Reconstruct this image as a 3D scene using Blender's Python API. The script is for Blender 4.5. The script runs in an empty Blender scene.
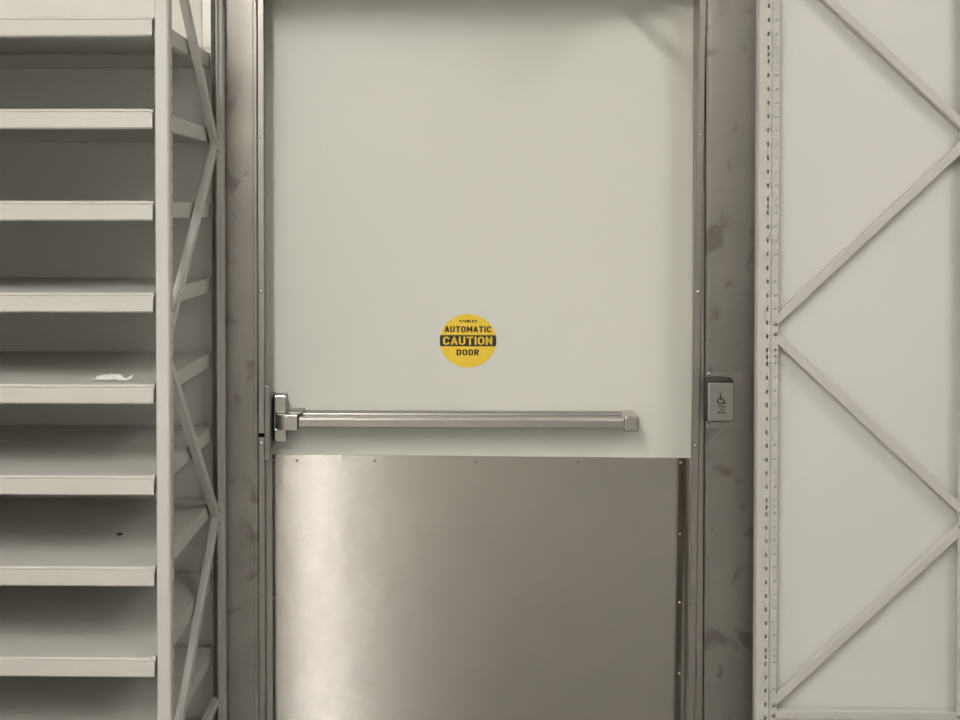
import bpy, bmesh, math, random
from mathutils import Vector, Matrix

random.seed(4)
S = bpy.context.scene
COL = S.collection

# ------------------------------------------------------------------ view
S.view_settings.view_transform = 'Standard'
S.view_settings.look = 'None'
S.view_settings.gamma = 1.0
S.view_settings.use_curve_mapping = False
S.view_settings.exposure = 0.0

# ------------------------------------------------------------------ materials
def mat(name, color, rough=.5, metal=0., bump=0., bscale=200., mottle=0., mscale=6., spec=.5,
        aniso=0., tangent=None, emit=0., stretch=(1, 1, 1), dark=None, rough_var=0.):
    m = bpy.data.materials.new(name); m.use_nodes = True
    nt = m.node_tree; N = nt.nodes; L = nt.links
    b = N['Principled BSDF']
    b.inputs['Base Color'].default_value = (*color, 1)
    b.inputs['Roughness'].default_value = rough
    b.inputs['Metallic'].default_value = metal
    b.inputs['Specular IOR Level'].default_value = spec
    if emit:
        b.inputs['Emission Color'].default_value = (*color, 1)
        b.inputs['Emission Strength'].default_value = emit
    tc = N.new('ShaderNodeTexCoord')
    mp = N.new('ShaderNodeMapping'); mp.inputs['Scale'].default_value = stretch
    L.new(tc.outputs['Object'], mp.inputs['Vector'])
    if mottle:
        n = N.new('ShaderNodeTexNoise'); n.inputs['Scale'].default_value = mscale
        n.inputs['Detail'].default_value = 5; n.inputs['Roughness'].default_value = .6
        L.new(mp.outputs['Vector'], n.inputs['Vector'])
        mx = N.new('ShaderNodeMix'); mx.data_type = 'RGBA'
        lo = dark if dark else tuple(c * (1 - mottle) for c in color)
        hi = tuple(min(1, c * (1 + mottle * .6)) for c in color)
        mx.inputs['A'].default_value = (*lo, 1); mx.inputs['B'].default_value = (*hi, 1)
        r = N.new('ShaderNodeMapRange'); r.inputs['From Min'].default_value = .3; r.inputs['From Max'].default_value = .7
        L.new(n.outputs['Fac'], r.inputs['Value']); L.new(r.outputs['Result'], mx.inputs['Factor'])
        L.new(mx.outputs['Result'], b.inputs['Base Color'])
        if rough_var:
            r2 = N.new('ShaderNodeMapRange'); r2.inputs['From Min'].default_value = .3; r2.inputs['From Max'].default_value = .7
            r2.inputs['To Min'].default_value = rough + rough_var; r2.inputs['To Max'].default_value = rough - rough_var
            L.new(n.outputs['Fac'], r2.inputs['Value']); L.new(r2.outputs['Result'], b.inputs['Roughness'])
    if bump:
        n2 = N.new('ShaderNodeTexNoise'); n2.inputs['Scale'].default_value = bscale; n2.inputs['Detail'].default_value = 3
        L.new(mp.outputs['Vector'], n2.inputs['Vector'])
        bp = N.new('ShaderNodeBump'); bp.inputs['Strength'].default_value = bump; bp.inputs['Distance'].default_value = .002
        L.new(n2.outputs['Fac'], bp.inputs['Height']); L.new(bp.outputs['Normal'], b.inputs['Normal'])
    if aniso:
        b.inputs['Anisotropic'].default_value = aniso
        cx = N.new('ShaderNodeCombineXYZ')
        for i, k in enumerate('XYZ'): cx.inputs[k].default_value = tangent[i]
        L.new(cx.outputs['Vector'], b.inputs['Tangent'])
    return m

def stain_mat(name, color, rough, aniso, tangent, stains=.35, blot=9.):
    """Stainless sheet with hand smears: darker, duller blots of their own shape."""
    m = mat(name, color, rough, 1., mottle=.10, mscale=5., aniso=aniso, tangent=tangent)
    nt = m.node_tree; N = nt.nodes; L = nt.links; b = N['Principled BSDF']
    src = b.inputs['Base Color'].links[0].from_socket
    tc = N.new('ShaderNodeTexCoord')
    n = N.new('ShaderNodeTexNoise'); n.inputs['Scale'].default_value = blot; n.inputs['Detail'].default_value = 4
    n.inputs['Distortion'].default_value = .6
    L.new(tc.outputs['Object'], n.inputs['Vector'])
    r = N.new('ShaderNodeMapRange'); r.inputs['From Min'].default_value = .57; r.inputs['From Max'].default_value = .68
    r.inputs['To Max'].default_value = stains; r.clamp = True
    L.new(n.outputs['Fac'], r.inputs['Value'])
    mx = N.new('ShaderNodeMix'); mx.data_type = 'RGBA'
    L.new(r.outputs['Result'], mx.inputs['Factor']); L.new(src, mx.inputs['A'])
    mx.inputs['B'].default_value = (color[0] * .55, color[1] * .53, color[2] * .5, 1)
    L.new(mx.outputs['Result'], b.inputs['Base Color'])
    return m

LAMP = 66.
M = {}
M['shelf'] = mat('shelf_white_paint', (.55, .537, .498), .42, bump=.06, bscale=450, mottle=.03, mscale=3)
M['panel'] = mat('panel_grey_white_paint', (.67, .66, .63), .5, bump=.05, bscale=400, mottle=.025, mscale=2)
M['door'] = mat('door_white_paint', (.70, .697, .642), .38, bump=.04, bscale=160, mottle=.02, mscale=2)
M['frame'] = stain_mat('frame_stainless', (.43, .412, .38), .40, .5, (1, 0, 0), .7, 12.)
M['seal'] = mat('seal_retainer_aluminium', (.42, .40, .365), .42, 1., mottle=.1, mscale=8)
M['kick'] = mat('kick_plate_brushed_steel', (.60, .57, .53), .13, 1., mottle=.03, mscale=9)
def brushed(m, k, axis, power=5):
    """fine straight brush lines: each tiny scratch tilts the surface up or down, which draws reflections out across the lines"""
    nt = m.node_tree; N = nt.nodes; L = nt.links; b = N['Principled BSDF']
    tc = N.new('ShaderNodeTexCoord'); mp = N.new('ShaderNodeMapping'); mp.inputs['Scale'].default_value = (9111.3, 1, 40013.7)
    L.new(tc.outputs['Object'], mp.inputs['Vector'])
    wn = N.new('ShaderNodeTexWhiteNoise'); wn.noise_dimensions = '3D'; L.new(mp.outputs['Vector'], wn.inputs['Vector'])
    r0 = N.new('ShaderNodeMapRange'); r0.inputs['To Min'].default_value = -1; r0.inputs['To Max'].default_value = 1
    L.new(wn.outputs['Value'], r0.inputs['Value'])
    ab = N.new('ShaderNodeMath'); ab.operation = 'ABSOLUTE'; L.new(r0.outputs['Result'], ab.inputs[0])
    pw = N.new('ShaderNodeMath'); pw.operation = 'POWER'; pw.inputs[1].default_value = power - 1; L.new(ab.outputs[0], pw.inputs[0])
    p3 = N.new('ShaderNodeMath'); p3.operation = 'MULTIPLY'; L.new(pw.outputs[0], p3.inputs[0]); L.new(r0.outputs['Result'], p3.inputs[1])
    r = N.new('ShaderNodeMath'); r.operation = 'MULTIPLY'; r.inputs[1].default_value = k; L.new(p3.outputs[0], r.inputs[0])
    cx = N.new('ShaderNodeCombineXYZ'); L.new(r.outputs[0], cx.inputs[axis])
    ge = N.new('ShaderNodeNewGeometry')
    ad = N.new('ShaderNodeVectorMath'); ad.operation = 'ADD'; L.new(ge.outputs['Normal'], ad.inputs[0]); L.new(cx.outputs[0], ad.inputs[1])
    no = N.new('ShaderNodeVectorMath'); no.operation = 'NORMALIZE'; L.new(ad.outputs[0], no.inputs[0])
    L.new(no.outputs[0], b.inputs['Normal'])
brushed(M['kick'], .95, 'Z', 9)
M['satin'] = mat('satin_chrome', (.60, .58, .55), .30, 1., mottle=.05, mscale=20)
M['satin_dark'] = mat('satin_steel_dark', (.34, .33, .31), .38, 1., mottle=.08, mscale=20)
M['screw'] = mat('screw_steel', (.72, .70, .67), .22, 1., mottle=.05, mscale=60)
M['bolt'] = mat('bolt_zinc', (.36, .35, .32), .4, 1., mottle=.1, mscale=60)
M['yellow'] = mat('decal_yellow', (.86, .60, .045), .45, mottle=.04, mscale=20)
M['black'] = mat('decal_black', (.022, .018, .012), .5, mottle=.1, mscale=40)
M['paper'] = mat('white_paper', (.78, .77, .74), .8, bump=.1, bscale=120, mottle=.03, mscale=30)
M['floor'] = mat('grey_vinyl_floor', (.30, .295, .28), .35, bump=.05, bscale=80, mottle=.08, mscale=3)
M['wall'] = mat('warm_white_wall_paint', (.86, .83, .76), .7, bump=.08, bscale=120, mottle=.03, mscale=3)
M['ceiling'] = mat('ceiling_white', (.62, .61, .57), .8, bump=.08, bscale=90, mottle=.03, mscale=4)
M['lampbody'] = mat('lamp_white_body', (.7, .7, .68), .4, mottle=.02, mscale=10)
M['tube_fill'] = mat('fill_lamp_glow', (1.0, .972, .928), .5, emit=LAMP * .115)
M['tube_added_far'] = mat('added_far_lamp_glow', (1.0, .972, .928), .5, emit=LAMP * .45)
M['tube'] = mat('lamp_diffuser_glow', (1.0, .972, .928), .5, emit=LAMP)

# ------------------------------------------------------------------ builders
def link(name, bm, m, parent=None, smooth=False, bevel=0., seg=2):
    me = bpy.data.meshes.new(name)
    bmesh.ops.recalc_face_normals(bm, faces=bm.faces[:])
    bm.to_mesh(me); bm.free()
    ms = m if isinstance(m, (list, tuple)) else [m]
    for q in ms: me.materials.append(q)
    if smooth: me.polygons.foreach_set('use_smooth', [True] * len(me.polygons))
    o = bpy.data.objects.new(name, me); COL.objects.link(o)
    if parent: o.parent = parent
    if bevel:
        b = o.modifiers.new('bevel', 'BEVEL'); b.width = bevel; b.segments = seg; b.limit_method = 'ANGLE'
        b.angle_limit = math.radians(35)
    return o

def solid(o, t, off=0.):
    s = o.modifiers.new('sheet', 'SOLIDIFY'); s.thickness = t; s.offset = off
    return o

def thing(name, label, cat, loc=(0, 0, 0), group=None):
    o = bpy.data.objects.new(name, None); COL.objects.link(o)
    o.location = loc; o.empty_display_size = .1
    o['label'] = label; o['category'] = cat
    if group: o['group'] = group
    return o

def struct(o): o['kind'] = 'structure'; return o

def rel(o, parent):
    """keep world coordinates of a mesh built in world space"""
    o.parent = parent
    o.matrix_parent_inverse = parent.matrix_basis.inverted()
    return o

def box(bm, x0, x1, y0, y1, z0, z1):
    r = bmesh.ops.create_cube(bm, size=1)
    for v in r['verts']:
        v.co = Vector((x0 + (x1 - x0) * (v.co.x + .5), y0 + (y1 - y0) * (v.co.y + .5), z0 + (z1 - z0) * (v.co.z + .5)))
    return r['verts']

def B(name, dims, m, parent=None, bevel=0., seg=2):
    bm = bmesh.new(); box(bm, *dims)
    o = link(name, bm, m, None, bevel=bevel, seg=seg)
    if parent: rel(o, parent)
    return o

def bar(a, b, side, width, thick, name, m, parent, bevel=.0015):
    """rectangular bar from a to b; 'side' is the direction of its thickness"""
    a = Vector(a); b = Vector(b); d = (b - a).normalized(); n = Vector(side).normalized(); w = d.cross(n).normalized()
    bm = bmesh.new(); vs = []
    for p in (a, b):
        vs.append([bm.verts.new(p + w * sx * width / 2 + n * sy * thick / 2) for sx, sy in ((-1, -1), (1, -1), (1, 1), (-1, 1))])
    bm.faces.new(vs[0]); bm.faces.new(vs[1][::-1])
    for i in range(4): bm.faces.new((vs[0][i], vs[0][(i + 1) % 4], vs[1][(i + 1) % 4], vs[1][i]))
    o = link(name, bm, m, None, bevel=bevel)
    return rel(o, parent)

def dome(name, c, n, r, h, m, parent, seg=14):
    """round screw or bolt head: a low dome with a short skirt, on axis n"""
    c = Vector(c); n = Vector(n).normalized()
    q = n.to_track_quat('Z', 'Y')
    bm = bmesh.new(); rings = []
    for rr, hh in ((r, -.002), (r, h * .35), (r * .86, h * .72), (r * .5, h * .95)):
        rings.append([bm.verts.new(c + q @ Vector((rr * math.cos(2 * math.pi * i / seg), rr * math.sin(2 * math.pi * i / seg), hh))) for i in range(seg)])
    for A, C in zip(rings, rings[1:]):
        for i in range(seg): bm.faces.new((A[i], A[(i + 1) % seg], C[(i + 1) % seg], C[i]))
    bm.faces.new(rings[-1]); bm.faces.new(rings[0][::-1])
    o = link(name, bm, m, None, smooth=True)
    return rel(o, parent)

def prism_y(poly, y0, y1, name, m, parent=None, bevel=0.):
    bm = bmesh.new()
    f = [bm.verts.new((x, y0, z)) for x, z in poly]; k = [bm.verts.new((x, y1, z)) for x, z in poly]
    bm.faces.new(f); bm.faces.new(k[::-1])
    n = len(poly)
    for i in range(n): bm.faces.new((f[i], f[(i + 1) % n], k[(i + 1) % n], k[i]))
    o = link(name, bm, m, None, bevel=bevel)
    if parent: rel(o, parent)
    return o

# ------------------------------------------------------------------ camera
F = 1080.; YAW = .018; PIT = .0162
fw = Vector((-math.sin(YAW) * math.cos(PIT), math.cos(YAW) * math.cos(PIT), -math.sin(PIT)))
rt = Vector((math.cos(YAW), math.sin(YAW), 0)); up = rt.cross(fw)
cam = bpy.data.cameras.new('camera'); co = bpy.data.objects.new('camera', cam); COL.objects.link(co)
mw = Matrix((rt, up, -fw)).transposed().to_4x4(); mw.translation = Vector((0, -2.90, 1.60)); co.matrix_world = mw
cam.sensor_width = 36; cam.lens = F / 960 * 36
cam.shift_x = .046294; cam.shift_y = -.134898
cam.clip_start = .05
S.camera = co

# ------------------------------------------------------------------ room
XL, XR, YB, ZC = -1.75, 2.45, -11.0, 3.75
struct(B('floor', (XL - .1, XR + .1, YB - .1, .2, -.1, 0), M['floor']))
struct(B('ceiling', (XL - .1, XR + .1, YB - .1, .2, ZC, ZC + .1), M['ceiling']))
struct(B('wall_left', (XL - .1, XL, YB, .2, 0, ZC), M['wall']))
struct(B('wall_right', (XR, XR + .1, YB, .2, 0, ZC), mat('wall_dark_grey_paint', (.30, .30, .29), .6, mottle=.05, mscale=3)))
struct(B('wall_back', (XL - .1, XR + .1, YB - .1, YB, 0, ZC), mat('wall_back_grey_paint', (.42, .41, .385), .7, mottle=.04, mscale=3)))
OL, OR, OZ = -.532, .671, 2.204          # clear opening of the frame
d2 = bpy.data.objects.new('reflection_door', None); COL.objects.link(d2); struct(d2); d2.location = (-1.12, YB, 0)  # unseen white door, added as a bright band for the kick plate to reflect
B('reflection_leaf', (-1.70, -.58, YB, YB + .045, 0, 2.15), mat('reflection_door_white', (.86, .84, .78), .5, mottle=.02, mscale=2), d2, bevel=.002)
dome('reflection_door_handle', (-.68, YB + .045, 1.03), (0, 1, 0), .03, .05, M['satin'], d2)
bm = bmesh.new()                          # front wall with the doorway cut out: one connected sheet
xs = [XL, OL - .02, OR + .02, XR]; zs = [0, OZ + .02, ZC]
g = [[bm.verts.new((x, .03, z)) for z in zs] for x in xs]
for i in range(3):
    for j in range(2):
        if i == 1 and j == 0: continue
        bm.faces.new((g[i][j], g[i + 1][j], g[i + 1][j + 1], g[i][j + 1]))
bmesh.ops.recalc_face_normals(bm, faces=bm.faces[:])
r = bmesh.ops.extrude_face_region(bm, geom=bm.faces[:])
for v in r['geom']:
    if isinstance(v, bmesh.types.BMVert): v.co.y += .17
struct(link('wall_front', bm, M['wall']))

# ------------------------------------------------------------------ door frame (stainless)
fr = thing('door_frame', 'smeared stainless steel door frame with wide faces around the white door', 'door frame')
FW = .150
def jamb(x_in, x_out, name):
    # wrapped sheet: return to the wall, face, rounded nose, reveal
    s = 1 if x_out > x_in else -1
    prof = [(x_out, .03), (x_out, .003), (x_out - s * .003, 0), (x_in + s * .012, 0), (x_in + s * .010, .0015), (x_in + s * .003, .0015), (x_in, .0045), (x_in, .195), (x_in + s * .018, .195), (x_in + s * .018, .032)]
    bm = bmesh.new()
    a = [bm.verts.new((x, y, 0)) for x, y in prof]; b = [bm.verts.new((x, y, OZ + (0 if 0 else FW))) for x, y in prof]
    n = len(prof)
    for i in range(n): bm.faces.new((a[i], a[(i + 1) % n], b[(i + 1) % n], b[i]))
    bm.faces.new(a); bm.faces.new(b[::-1])
    return rel(link(name, bm, M['frame']), fr)
jamb(OL, OL - FW, 'jamb'); jamb(OR, OR + FW, 'jamb')
hd = B('header', (OL + .0005, OR - .0005, .0, .195, OZ, OZ + FW), M['frame'], fr, bevel=.003)

# seal strips: aluminium retainers with a rubber bead, screwed to the stops
def strip(xt, xb, z0, z1, w, side, name='seal_strip'):
    """xt, xb: inner edge at z=2.0 and z=0.4; side +1 = strip runs outward to +x"""
    def X(z): return xb + (xt - xb) * (z - .4) / 1.6
    bm = bmesh.new()
    for (a, b, y0, y1) in ((0, w, .006, .018),):
        vs = []
        for z in (z0, z1):
            x = X(z)
            vs.append([bm.verts.new((x + side * u, y, z)) for u, y in ((a, y0 + .002), (a + .002, y0), (w - .002, y0), (w, y0 + .002), (w, y1), (a, y1))])
        n = 6
        bm.faces.new(vs[0]); bm.faces.new(vs[1][::-1])
        for i in range(n): bm.faces.new((vs[0][i], vs[0][(i + 1) % n], vs[1][(i + 1) % n], vs[1][i]))
    return rel(link(name, bm, M['seal']), fr), X
ls1, XLf = strip(-.5145, -.5150, 1.0035, OZ, .0178, -1)
ls2, _ = strip(-.5145, -.5150, .02, .993, .0178, -1)
rs, XRf = strip(.6503, .6300, .02, OZ, .0195, 1)
B('seal_strip', (OL + .02, OR - .022, .02, .088, OZ - .003, OZ - .0005), M['seal'], fr, bevel=.001)
for o, xf, zz in ((ls1, XLf, (1.805, 1.389)), (ls2, XLf, (.977, .566, .15)), (rs, XRf, (1.809, 1.388, .974, .555, .15))):
    for z in zz:
        d = dome('screw', (xf(z) + (-.0085 if xf is XLf else .009), .006, z), (0, -1, 0), .0045, .0035, M['screw'], fr)
        d.parent = o; d.matrix_parent_inverse = Matrix()
B('stop', (.6545, OR - .0005, .012, .088, .02, OZ - .004), M['seal'], fr, bevel=.001)

# ------------------------------------------------------------------ door leaf
dr = thing('door', 'plain white door with a brushed steel lower plate inside the steel frame', 'door', (0, .1, 0))
B('leaf', (-.5285, .6675, .100, .145, .008, OZ - .003), M['door'], dr, bevel=.0015)
kz = .9225
kp = B('kick_plate', (-.5100, .6530, .0985, .1005, .012, kz), M['kick'], dr, bevel=.0004, seg=1)
for v in kp.data.vertices:                # the sheet hangs a few millimetres out of level
    if v.co.z > .5: v.co.z += .0035 - .006 * (v.co.x + .51) / 1.163
for x, zz in ((-.506, (.910, .7125, .522, .330, .14)), (.6265, (.907, .7085, .516, .317, .13))):
    for z in zz: rel(dome('screw', (x, .0985, z), (0, -1, 0), .0042, .0022, M['bolt'] if x < 0 else M['screw'], dr), dr).parent = kp
for x in (-.441, -.223, .057, .342):
    dome('screw', (x, .0985, .909), (0, -1, 0), .0042, .0022, M['bolt'], dr).parent = kp
for o in kp.children: o.matrix_parent_inverse = Matrix()

# ------------------------------------------------------------------ exit device
ed = thing('push_bar', 'satin steel push bar exit device across the middle of the door', 'push bar', (0, .0985, 1.03))
B('rail', (-.452, .458, .052, .0983, 1.012, 1.0505), M['satin_dark'], ed, bevel=.003)
# touchpad: rounded section extruded along x
pad = [(.051, 1.0455), (.024, 1.0455), (.018, 1.0435), (.015, 1.039), (.015, 1.021), (.018, 1.0165), (.024, 1.0150), (.051, 1.0150)]
bm = bmesh.new()
A = [bm.verts.new((-.4230, y, z)) for y, z in pad]; C = [bm.verts.new((.456, y, z)) for y, z in pad]
for i in range(8): bm.faces.new((A[i], A[(i + 1) % 8], C[(i + 1) % 8], C[i]))
bm.faces.new(A); bm.faces.new(C[::-1])
rel(link('touch_pad', bm, M['satin']), ed)
B('end_cap', (.4555, .4965, .012, .0983, 1.009, 1.0535), M['satin'], ed, bevel=.007, seg=3)
B('latch_case', (-.4975, -.4680, .047, .0983, .971, 1.0990), M['satin_dark'], ed, bevel=.002)
B('case_cover', (-.4945, -.4620, .040, .0475, 1.054, 1.1000), M['satin'], ed, bevel=.0025)
B('case_cover', (-.4945, -.4620, .043, .0475, .973, 1.008), M['satin'], ed, bevel=.0025)
# curved head that carries the pad
hp = []
for i in range(9):
    a = math.pi / 2 * i / 8
    hp.append((-.4575 - .034 * math.sin(a), .0265 + .034 * (1 - math.cos(a)) - .013))
prof = [(-.4275, .0135)] + hp + [(-.4915, .098), (-.4275, .098)]
bm = bmesh.new()
A = [bm.verts.new((x, y, 1.0095)) for x, y in prof]; C = [bm.verts.new((x, y, 1.0515)) for x, y in prof]
for i in range(len(prof)): bm.faces.new((A[i], A[(i + 1) % len(prof)], C[(i + 1) % len(prof)], C[i]))
bm.faces.new(A[::-1]); bm.faces.new(C)
rel(link('head_cover', bm, M['satin'], bevel=.0015), ed)
B('adapter', (-.452, -.418, .030, .0983, 1.051, 1.0565), M['satin_dark'], ed, bevel=.001)
st = thing('strike', 'slim upright steel strike on the left edge beside the push bar', 'strike plate', (-.5115, .098, 1.03))
B('strike_body', (-.5140, -.4990, -.004, .0050, .931, 1.134), M['satin_dark'], st, bevel=.002)
B('keeper', (-.5128, -.5000, .0052, .0975, .960, 1.10), M['satin_dark'], st, bevel=.001)

# ------------------------------------------------------------------ caution decal
dc = thing('caution_decal', 'round yellow and black automatic door warning sticker above the push bar', 'sticker', (.0363, .0996, 1.2446))
RX, RZ = .0788, .0746
def ellipse_clip(z0, z1, n=48):
    pts = []
    for s in (1, -1):
        rng = [z0 + (z1 - z0) * i / n for i in range(n + 1)]
        if s == -1: rng = rng[::-1]
        for z in rng:
            pts.append((s * RX * math.sqrt(max(0, 1 - (z / RZ) ** 2)), z))
    return pts
poly = [(RX * math.cos(2 * math.pi * i / 96), RZ * math.sin(2 * math.pi * i / 96)) for i in range(96)]
o = prism_y(poly, -.0002, .0004, 'disc', M['yellow']); o.parent = dc
o = prism_y(ellipse_clip(-.0152, .0158, 12), -.0005, -.0002, 'band', M['black']); o.parent = dc
def arcp(cx, cy, rx, ry, a0, a1, n=10):
    return [(cx + rx * math.cos(math.radians(a0 + (a1 - a0) * i / n)), cy + ry * math.sin(math.radians(a0 + (a1 - a0) * i / n))) for i in range(n + 1)]
LW, ST = .58, .185          # letter width and stroke for a cap height of 1
def glyph(c, w, t):
    h = t / 2; l, r, m = h, w - h, w / 2; lo, hi = h, 1 - h; q = (w - t) / 2
    oval = arcp(m, 1 - h - q, q, q, 0, 180) + arcp(m, h + q, q, q, 180, 360)
    G = {'A': [[(h * .7, 0), (m, 1)], [(w - h * .7, 0), (m, 1)], [(w * .22, .30), (w * .78, .30)]],
         'C': [arcp(m, 1 - h - q, q, q, -10, 180) + arcp(m, h + q, q, q, 180, 370)],
         'D': [[(l, 0), (l, 1)], [(l, hi), (m, hi)] + arcp(m, 1 - h - q, q, q, 90, 0) + arcp(m, h + q, q, q, 0, -90) + [(l, lo)]],
         'E': [[(l, 0), (l, 1)], [(l, hi), (w, hi)], [(l, .5), (w * .92, .5)], [(l, lo), (w, lo)]],
         'H': [[(l, 0), (l, 1)], [(r, 0), (r, 1)], [(l, .5), (r, .5)]],
         'I': [[(m, 0), (m, 1)]],
         'L': [[(l, 0), (l, 1)], [(l, lo), (w, lo)]],
         'M': [[(l, 0), (l, 1)], [(r, 0), (r, 1)], [(l, 1), (m, .25)], [(r, 1), (m, .25)]],
         'N': [[(l, 0), (l, 1)], [(r, 0), (r, 1)], [(l, 1), (r, 0)]],
         'O': [oval + [oval[0]]],
         'P': [[(l, 0), (l, 1)], [(l, hi), (m, hi)] + arcp(m, .715, q, .285 - h, 90, -90) + [(l, .43 + h)]],
         'R': [[(l, 0), (l, 1)], [(l, hi), (m, hi)] + arcp(m, .725, q, .275 - h, 90, -90) + [(l, .45 + h)], [(m, .5), (r, 0)]],
         'S': [arcp(m, .73, q, .27 - h, 20, 270) + arcp(m, .27, q, .27 - h, 90, -160)],
         'T': [[(m, 0), (m, 1)], [(0, hi), (w, hi)]],
         'U': [[(l, 1), (l, h + q)] + arcp(m, h + q, q, q, 180, 360) + [(r, 1)]],
         'Y': [[(m, 0), (m, .45)], [(m, .42), (h * .7, 1)], [(m, .42), (w - h * .7, 1)]]}
    return G[c]
def text(s, cx, cz, w, h, m, parent, y, name='lettering', off=.0, t=ST):
    adv = []; x = 0
    for c in s:
        cw = {'I': t, 'M': LW * 1.28}.get(c, LW)
        adv.append((c, x, cw)); x += cw + .11
    tot = x - .11
    bm = bmesh.new()
    for c, x0, cw in adv:
        for pl in glyph(c, cw, t):
            L_, R_ = [], []
            for i, (px, pz) in enumerate(pl):
                a = pl[max(0, i - 1)]; b = pl[min(len(pl) - 1, i + 1)]
                dx, dz = b[0] - a[0], b[1] - a[1]; d = math.hypot(dx, dz) or 1
                L_.append((px - dz / d * t / 2, pz + dx / d * t / 2)); R_.append((px + dz / d * t / 2, pz - dx / d * t / 2))
            f = lambda p: bm.verts.new((cx + ((p[0] + x0) / tot - .5) * w, y, cz + (min(1, max(0, p[1])) - .5) * h))
            A = [f(p) for p in L_]; C = [f(p) for p in R_]
            for i in range(len(A) - 1):
                try: bm.faces.new((A[i], A[i + 1], C[i + 1], C[i]))
                except ValueError: pass
    for fc in bm.faces:
        fc.normal_update()
        if fc.normal.y > 0: fc.normal_flip()
    me = bpy.data.meshes.new(name); bm.to_mesh(me); bm.free(); me.materials.append(m)
    o = bpy.data.objects.new(name, me); COL.objects.link(o); o.parent = parent
    return o
text('STANLEY', -.0000, .0545, .0500, .0068, M['black'], dc, -.0004, t=.25)
text('AUTOMATIC', .0000, .0322, .1300, .0172, M['black'], dc, -.0004, t=.20)
text('CAUTION', -.0010, .0003, .1370, .0228, M['yellow'], dc, -.0007, t=.175)
text('DOOR', -.0005, -.0322, .0630, .0172, M['black'], dc, -.0004, t=.20)

# ------------------------------------------------------------------ push-to-open button
bt = thing('door_button', 'small steel push to open box with a wheelchair sign on the right frame', 'door button', (.706, 0, 1.10))
B('back_plate', (.6735, .7950, -.0022, .0004, 1.024, 1.1745), mat('plate_satin_steel', (.48, .46, .43), .36, 1., mottle=.06, mscale=9), bt, bevel=.0006, seg=1)
# housing: tapered box with arched top and bottom
def ring(y, x0, x1, z0, z1, arch, bm, n=8):
    pts = []
    for i in range(n + 1):
        t = i / n; pts.append((x0 + (x1 - x0) * t, z1 + arch * math.sin(math.pi * t)))
    for i in range(n + 1):
        t = i / n; pts.append((x1 - (x1 - x0) * t, z0 - arch * math.sin(math.pi * t)))
    return [bm.verts.new((x, y, z)) for x, z in pts]
bm = bmesh.new()
R0 = ring(-.0022, .6662, .7400, 1.044, 1.1590, .0045, bm); R1 = ring(-.034, .6672, .7375, 1.0480, 1.1535, .0010, bm)
R2 = ring(-.036, .6680, .7365, 1.0485, 1.1525, .0003, bm)
for A, C in ((R0, R1), (R1, R2)):
    for i in range(len(A)): bm.faces.new((A[i], A[(i + 1) % len(A)], C[(i + 1) % len(A)], C[i]))
bm.faces.new(R2); bm.faces.new(R0[::-1])
rel(link('housing', bm, mat('housing_dark_plastic', (.03, .03, .028), .4, mottle=.08, mscale=30)), bt)
fp = B('face_plate', (.6680, .7360, -.0460, -.0362, 1.0500, 1.1515), mat('button_face_steel', (.50, .48, .44), .36, 1., mottle=.05, mscale=20), bt, bevel=.0035, seg=3)
for z in (1.1690, 1.0345): dome('screw', (.6790, -.0022, z), (0, -1, 0), .0045, .0035, M['screw'], bt)
# wheelchair pictogram and lettering, a thin print on the face plate
def flat(polys, y, name, m, parent):
    bm = bmesh.new()
    for p in polys:
        vs = [bm.verts.new((x, y, z)) for x, z in p]; bm.faces.new(vs)
    return rel(link(name, bm, m), parent)
def stroke(pts, w):
    """one connected ribbon polygon along pts"""
    L_, R_ = [], []
    for i, (x, z) in enumerate(pts):
        a = pts[max(0, i - 1)]; b = pts[min(len(pts) - 1, i + 1)]
        dx, dz = b[0] - a[0], b[1] - a[1]; l = math.hypot(dx, dz)
        L_.append((x - dz / l * w / 2, z + dx / l * w / 2)); R_.append((x + dz / l * w / 2, z - dx / l * w / 2))
    return L_ + R_[::-1]
wx, wz = .7025, 1.1045
arc = [(wx - .002 + .0078 * math.cos(math.radians(a)), wz + .0078 * math.sin(math.radians(a))) for a in range(105, 345, 12)]
bm = bmesh.new()
def strip_faces(pts, w, y):
    r = stroke(pts, w); n = len(pts)
    a = [bm.verts.new((x, y, z)) for x, z in r[:n]]; b = [bm.verts.new((x, y, z)) for x, z in r[n:][::-1]]
    for i in range(n - 1): bm.faces.new((a[i], a[i + 1], b[i + 1], b[i]))
strip_faces(arc, .0032, -.0463)
strip_faces([(wx - .0022, wz + .0140), (wx - .0016, wz + .0035), (wx + .0055, wz + .0030), (wx + .0090, wz - .0070), (wx + .0125, wz - .0062)], .0036, -.0463)
strip_faces([(wx - .0018, wz + .0085), (wx + .0050, wz + .0083)], .0018, -.0463)
c = [bm.verts.new((wx - .0026 + .0024 * math.cos(2 * math.pi * i / 14), -.0463, wz + .0178 + .0024 * math.sin(2 * math.pi * i / 14))) for i in range(14)]
bm.faces.new(c)
o = rel(link('wheelchair_symbol', bm, M['black']), bt)
for s, dz, w in (('PUSH', -.0150, .0190), ('TO', -.0230, .0090), ('OPEN', -.0310, .0200)):
    text(s, wx + .001 - .706, wz + dz - 1.10, w, .0060, M['black'], bt, -.0463)

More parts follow.
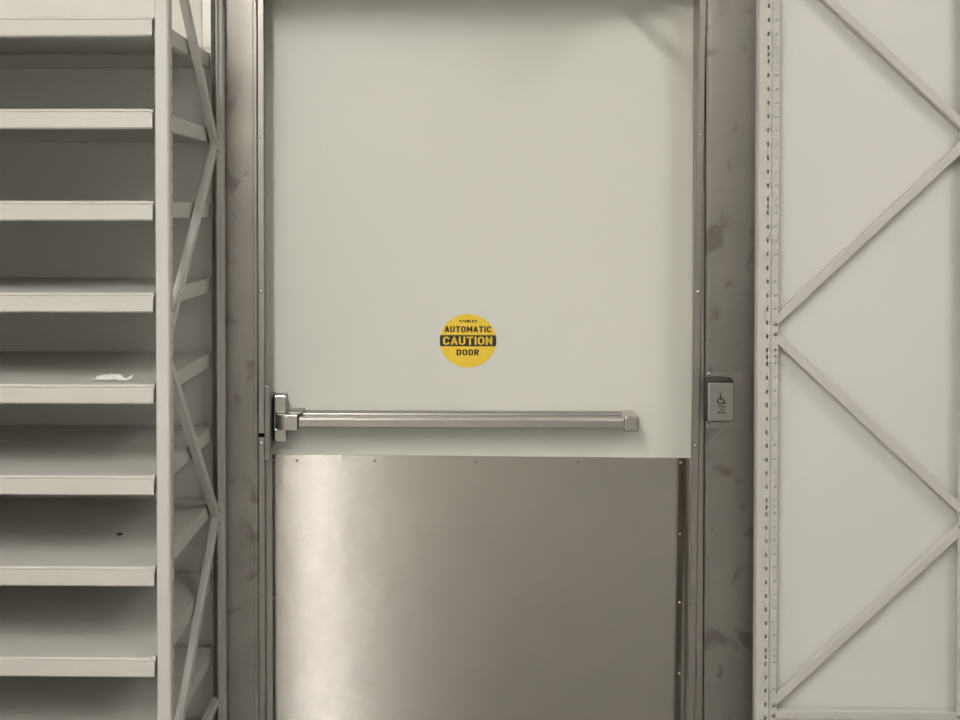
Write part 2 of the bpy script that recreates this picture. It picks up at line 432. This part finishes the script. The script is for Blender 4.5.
# ------------------------------------------------------------------ shelving
def post_mesh(zmin, zmax, name):
    """Perforated post. Local: s (depth, from face) = x, w (inward) = y, z up. One folded sheet with real holes."""
    cuts = [((.0400, .0285), 0), ((.0330, .0285), 0), ((.0272, .0285), 1), ((.0217, .0285), 0), ((.003, .0285), 0), ((0, .0255), 0), ((0, .003), 0), ((.003, 0), 0),
            ((.0217, 0), 1), ((.0272, 0), 0), ((.0315, 0), 0), ((.0330, .0015), 0), ((.0330, .0095), 0), ((.0452, .0095), 2), ((.0512, .0095), 0), ((.0552, .0095), 0)]
    pts = [c[0] for c in cuts]; kind = [c[1] for c in cuts]    # kind belongs to the cell that starts at the point
    P = .3872; step = P / 11
    holes = []
    k0 = int((zmin - 1.2306) / P) - 2
    for k in range(k0, k0 + 14):
        c = 1.2306 + k * P
        for q in [-.5, 0, .5] + [i + .5 for i in range(1, 10)]:
            z = c + q * step
            if zmin + .03 < z < zmax - .03: holes.append(z)
    holes.sort()
    zs = [zmin]
    tag = [0]
    for z in holes:
        zs += [z - .0052, z - .0030, z + .0030, z + .0052]; tag += [1, 2, 1, 0]
    zs.append(zmax)
    bm = bmesh.new()
    g = [[bm.verts.new((s, w, z)) for z in zs] for s, w in pts]
    for i in range(len(pts) - 1):
        for j in range(len(zs) - 1):
            t = tag[j]
            if kind[i] == 1 and t in (1, 2): continue
            if kind[i] == 2 and t == 2: continue
            bm.faces.new((g[i][j], g[i + 1][j], g[i + 1][j + 1], g[i][j + 1]))
    bmesh.ops.delete(bm, geom=[v for v in bm.verts if not v.link_faces], context='VERTS')
    bmesh.ops.recalc_face_normals(bm, faces=bm.faces[:])
    me = bpy.data.meshes.new(name); bm.to_mesh(me); bm.free(); me.materials.append(M['shelf'])
    return me
PH = 2.46
PM = post_mesh(0.0, PH, 'post')
DEP = .573
def frame(root, origin, sdir, wdir, gap, dz=0.):
    """one end frame: two posts and the zigzag of braces. origin = front outer corner on the floor"""
    O = Vector(origin); s = Vector(sdir); w = Vector(wdir)
    def W(a, b, z): return O + s * a + w * b + Vector((0, 0, z))
    for flip in (0, 1):
        o = bpy.data.objects.new('post', PM); COL.objects.link(o)
        sd = -s if flip else s
        m4 = Matrix((sd, w, Vector((0, 0, 1)))).transposed().to_4x4()
        m4.translation = O + (s * DEP if flip else Vector())
        o.parent = root; o.matrix_parent_inverse = root.matrix_basis.inverted(); o.matrix_basis = m4
        solid(o, .0016)
    wn = .0195; a0, a1 = .0420, DEP - .0420; q0 = .0482
    segs = []
    for k in (-1, 0, 1):
        zf = 1.2985 + k * .988; zr = zf - .488 + dz
        if zf + .018 < PH: pass
        segs.append(((a0, zf - .010), (a1, zr + gap)))
        segs.append(((a1, zr - gap), (a0, zf - .988 + .016)))
    for (sa, za), (sb, zb) in segs:
        lo, hi = min(za, zb), max(za, zb)
        if lo < .25 or hi > PH - .02:
            if hi > PH - .02 and lo < PH - .5:      # cut off at the post top
                t = (PH - .03 - lo) / (hi - lo)
                if za > zb: sa, za = sb + (sa - sb) * t, PH - .03
                else: sb, zb = sa + (sb - sa) * t, PH - .03
            else: continue
        bar(W(sa, wn, za), W(sb, wn, zb), w, .0225, .0190, 'brace', M['shelf'], root, bevel=.0025)
        for q, z, other in ((sa, za, zb), (sb, zb, za)):
            if q > DEP / 2: z += (.018 - gap) * (1 if other > z else -1)
            q = q0 if q < DEP / 2 else DEP - q0
            dome('bolt', W(q, .0090, z), -w, .0055, .0032, M['bolt'], root, 10)
    bar(W(a0, wn, .3003), W(a1, wn, .3003), w, .0225, .0190, 'brace', M['shelf'], root, bevel=.0025)
    dome('bolt', W(q0, .0090, .3003), -w, .0055, .0032, M['bolt'], root, 10)
    dome('bolt', W(DEP - q0, .0090, .3003), -w, .0055, .0032, M['bolt'], root, 10)
    return W

# left unit
YF = -.582; XO = -.6175
lu = thing('shelving_unit', 'empty white metal shelving left of the door with many shelves', 'shelving', (-1.16, -.29, 0))
frame(lu, (XO, YF, 0), (0, 1, 0), (-1, 0, 0), .006, -.017)
XA, XE = -1.668, -.6515
frame(lu, (XA - .0375, YF, 0), (0, 1, 0), (1, 0, 0), .006, -.017)
SH0, PITCH = 2.0222, .1984
def shelf(z0):
    yb = -.030
    prof = [(yb + .016, z0 - .034), (yb + .001, z0 - .034), (yb, z0 - .033), (yb, z0), (-.572, z0), (-.577, z0 + .0004), (-.5815, z0 + .0002), (-.5840, z0 - .0020),
            (-.5840, z0 - .0050), (-.5822, z0 - .0068), (-.5832, z0 - .0085), (-.5838, z0 - .0382), (-.5815, z0 - .0412), (-.560, z0 - .0412), (-.560, z0 - .0320)]
    bm = bmesh.new()
    cols = []
    for k, x in enumerate((XA, XA + .009, XE - .009, XE)):
        c = []
        for j, (y, z) in enumerate(prof):
            zz = z; yy = y
            if k in (0, 3) and 4 < j < 11:
                zz = min(z, z0 - .0105 + .0004 * (10 - j)); yy = max(y, -.5832)
                if j == 5: zz = z0 - .005
            xx = x
            if j >= 12 and k == 3: xx = x - .002
            c.append(bm.verts.new((xx, yy, zz)))
        cols.append(c)
    for A, C in zip(cols, cols[1:]):
        for j in range(len(prof) - 1): bm.faces.new((A[j], A[j + 1], C[j + 1], C[j]))
    # end flanges
    for c, s in ((cols[0], 1), (cols[3], -1)):
        a, b = c[4], c[3]
        d0 = bm.verts.new((a.co.x, a.co.y, z0 - .036)); d1 = bm.verts.new((b.co.x, b.co.y + .0, z0 - .036))
        e0 = bm.verts.new((a.co.x + s * .012, a.co.y, z0 - .0365)); e1 = bm.verts.new((b.co.x + s * .012, b.co.y - .004, z0 - .0365))
        bm.faces.new((a, b, d1, d0)); bm.faces.new((d0, d1, e1, e0))
    o = link('shelf', bm, M['shelf'], None)
    rel(o, lu); solid(o, .0014)
    return o
for k in range(10): shelf(SH0 - PITCH * k)
bp = B('back_panel', (XA - .03, -.6495, -.0130, -.0115, .04, 2.035), M['panel'], lu)
bp2 = [B('panel_slot', (-.6545, -.6500, -.0137, -.0125, z - .004, z + .004), M['black'], lu) for z in (1.266,)]

# right unit
ru = thing('shelving_end', 'white shelving end frame with zigzag braces and flat side panel, right of the door', 'shelving', (1.06, -.06, 0))
frame(ru, (.776, -.12, 0), (1, 0, 0), (0, 1, 0), .022)
bm = bmesh.new()                           # folded sheet panel with returned edges
pr = [(.7915, -.055), (.7900, -.0795), (1.3350, -.0795), (1.3335, -.055)]
a = [bm.verts.new((x, y, .02)) for x, y in pr]; b = [bm.verts.new((x, y, PH - .02)) for x, y in pr]
for i in range(3): bm.faces.new((a[i], a[i + 1], b[i + 1], b[i]))
o = rel(link('side_panel', bm, M['panel']), ru); solid(o, .0014)

# ------------------------------------------------------------------ small things on the shelves
z5 = SH0 - PITCH * 4 + .0008
bm = bmesh.new()
nx, ny = 15, 7
gv = []
for i in range(nx):
    row = []
    for j in range(ny):
        u, v = i / (nx - 1), j / (ny - 1)
        x = -.800 + .085 * u; y = -.548 + .050 * v + .010 * math.sin(5 * u)
        taper = .45 + .55 * math.sin(math.pi * min(1, u * 1.15 + .08))
        y = -.524 + (y + .524) * taper
        h = .0095 * math.exp(-((u - .34 - .18 * v) / .13) ** 2) * math.exp(-((v - .55) / .30) ** 2) + .0028 * (1 + math.sin(13 * u + 7 * v)) * (.35 + v * .5)
        h += .0025 * max(0, u - .8) / .2 * v + (.0035 * abs(math.sin(8 * u)) if v > .6 else 0)
        row.append(bm.verts.new((x, y, z5 + .0006 + h + random.uniform(0, .0012))))
    gv.append(row)
for i in range(nx - 1):
    for j in range(ny - 1): bm.faces.new((gv[i][j], gv[i + 1][j], gv[i + 1][j + 1], gv[i][j + 1]))
o = link('paper_scrap', bm, M['paper']); solid(o, .0007, 1.)
o['label'] = 'crumpled white paper scrap lying near the front edge of a shelf'; o['category'] = 'paper'
z7 = SH0 - PITCH * 6 + .0007
bm = bmesh.new(); bmesh.ops.create_icosphere(bm, subdivisions=2, radius=1)
for v in bm.verts:
    n = 1 + .18 * math.sin(7 * v.co.x + 3 * v.co.z) + .1 * math.sin(9 * v.co.y)
    v.co = Vector((-.798 + v.co.x * .0075 * n, -.354 + v.co.y * .007 * n, z7 + .003 + v.co.z * .003))
o = link('debris', bm, M['black'], smooth=True)
o['label'] = 'tiny black speck of debris lying on a bare white shelf'; o['category'] = 'debris'

# ------------------------------------------------------------------ door operator above the frame (its arm shades the door top)
op = thing('door_operator', 'steel door operator housing with a bent arm above the white door', 'door operator', (.0, 0, 2.35))
B('housing', (OL, .50, -.150, .0005, OZ + .028, OZ + FW + .01), M['satin_dark'], op, bevel=.004)
B('arm', (.412, .432, -.34, -.02, OZ - .002, OZ + .030), M['satin_dark'], op, bevel=.003)

# ------------------------------------------------------------------ lamps of the aisle; the far and right ones are added
def lamp(x, y0, y1, z, label, wd=.07, strength=1):
    l = thing('ceiling_light', label, 'lamp', (x, (y0 + y1) / 2, z))
    bm = bmesh.new()                       # trough with side skirts and end caps
    a0, a1, zz = x - wd / 2 - .012, x + wd / 2 + .012, z
    pr = [(a0, zz - .018), (a0, zz + .06), (a1, zz + .06), (a1, zz - .018), (a1 - .010, zz - .018), (a1 - .010, zz + .012), (a0 + .010, zz + .012), (a0 + .010, zz - .018)]
    A = [bm.verts.new((px, y0, pz)) for px, pz in pr]; C = [bm.verts.new((px, y1, pz)) for px, pz in pr]
    for i in range(8): bm.faces.new((A[i], A[(i + 1) % 8], C[(i + 1) % 8], C[i]))
    bm.faces.new(A); bm.faces.new(C[::-1])
    rel(link('lamp_body', bm, M['lampbody']), l)
    B('diffuser', (x - wd / 2, x + wd / 2, y0 + .01, y1 - .01, z - .004, z + .0115), M['tube'] if strength == 1 else M['tube_added_far'] if strength == .45 else M['tube_fill'], l)
    B('hanger', (x - .01, x + .01, (y0 + y1) / 2 - .01, (y0 + y1) / 2 + .01, z + .07, ZC), M['lampbody'], l)
    return l
lamp(-.95, -10.4, -5.2, 3.58, 'added far strip light down the aisle, extending the kick plate reflection', wd=.24, strength=.45)  # added lamp: stretches the bright band in the kick plate, some frontal fill
lamp(-.95, -4.9, -2.4, 3.58, 'long strip light hanging over the aisle in front of the left shelving', wd=.24)
lamp(1.90, -2.9, -1.2, 3.58, 'added fill light over the right side of the aisle', wd=.9, strength=.6)  # added fill lamp, lifts the right panel and frame
w = bpy.data.worlds.new('world'); S.world = w; w.use_nodes = True
w.node_tree.nodes['Background'].inputs['Color'].default_value = (.9, .92, 1, 1)
w.node_tree.nodes['Background'].inputs['Strength'].default_value = .0
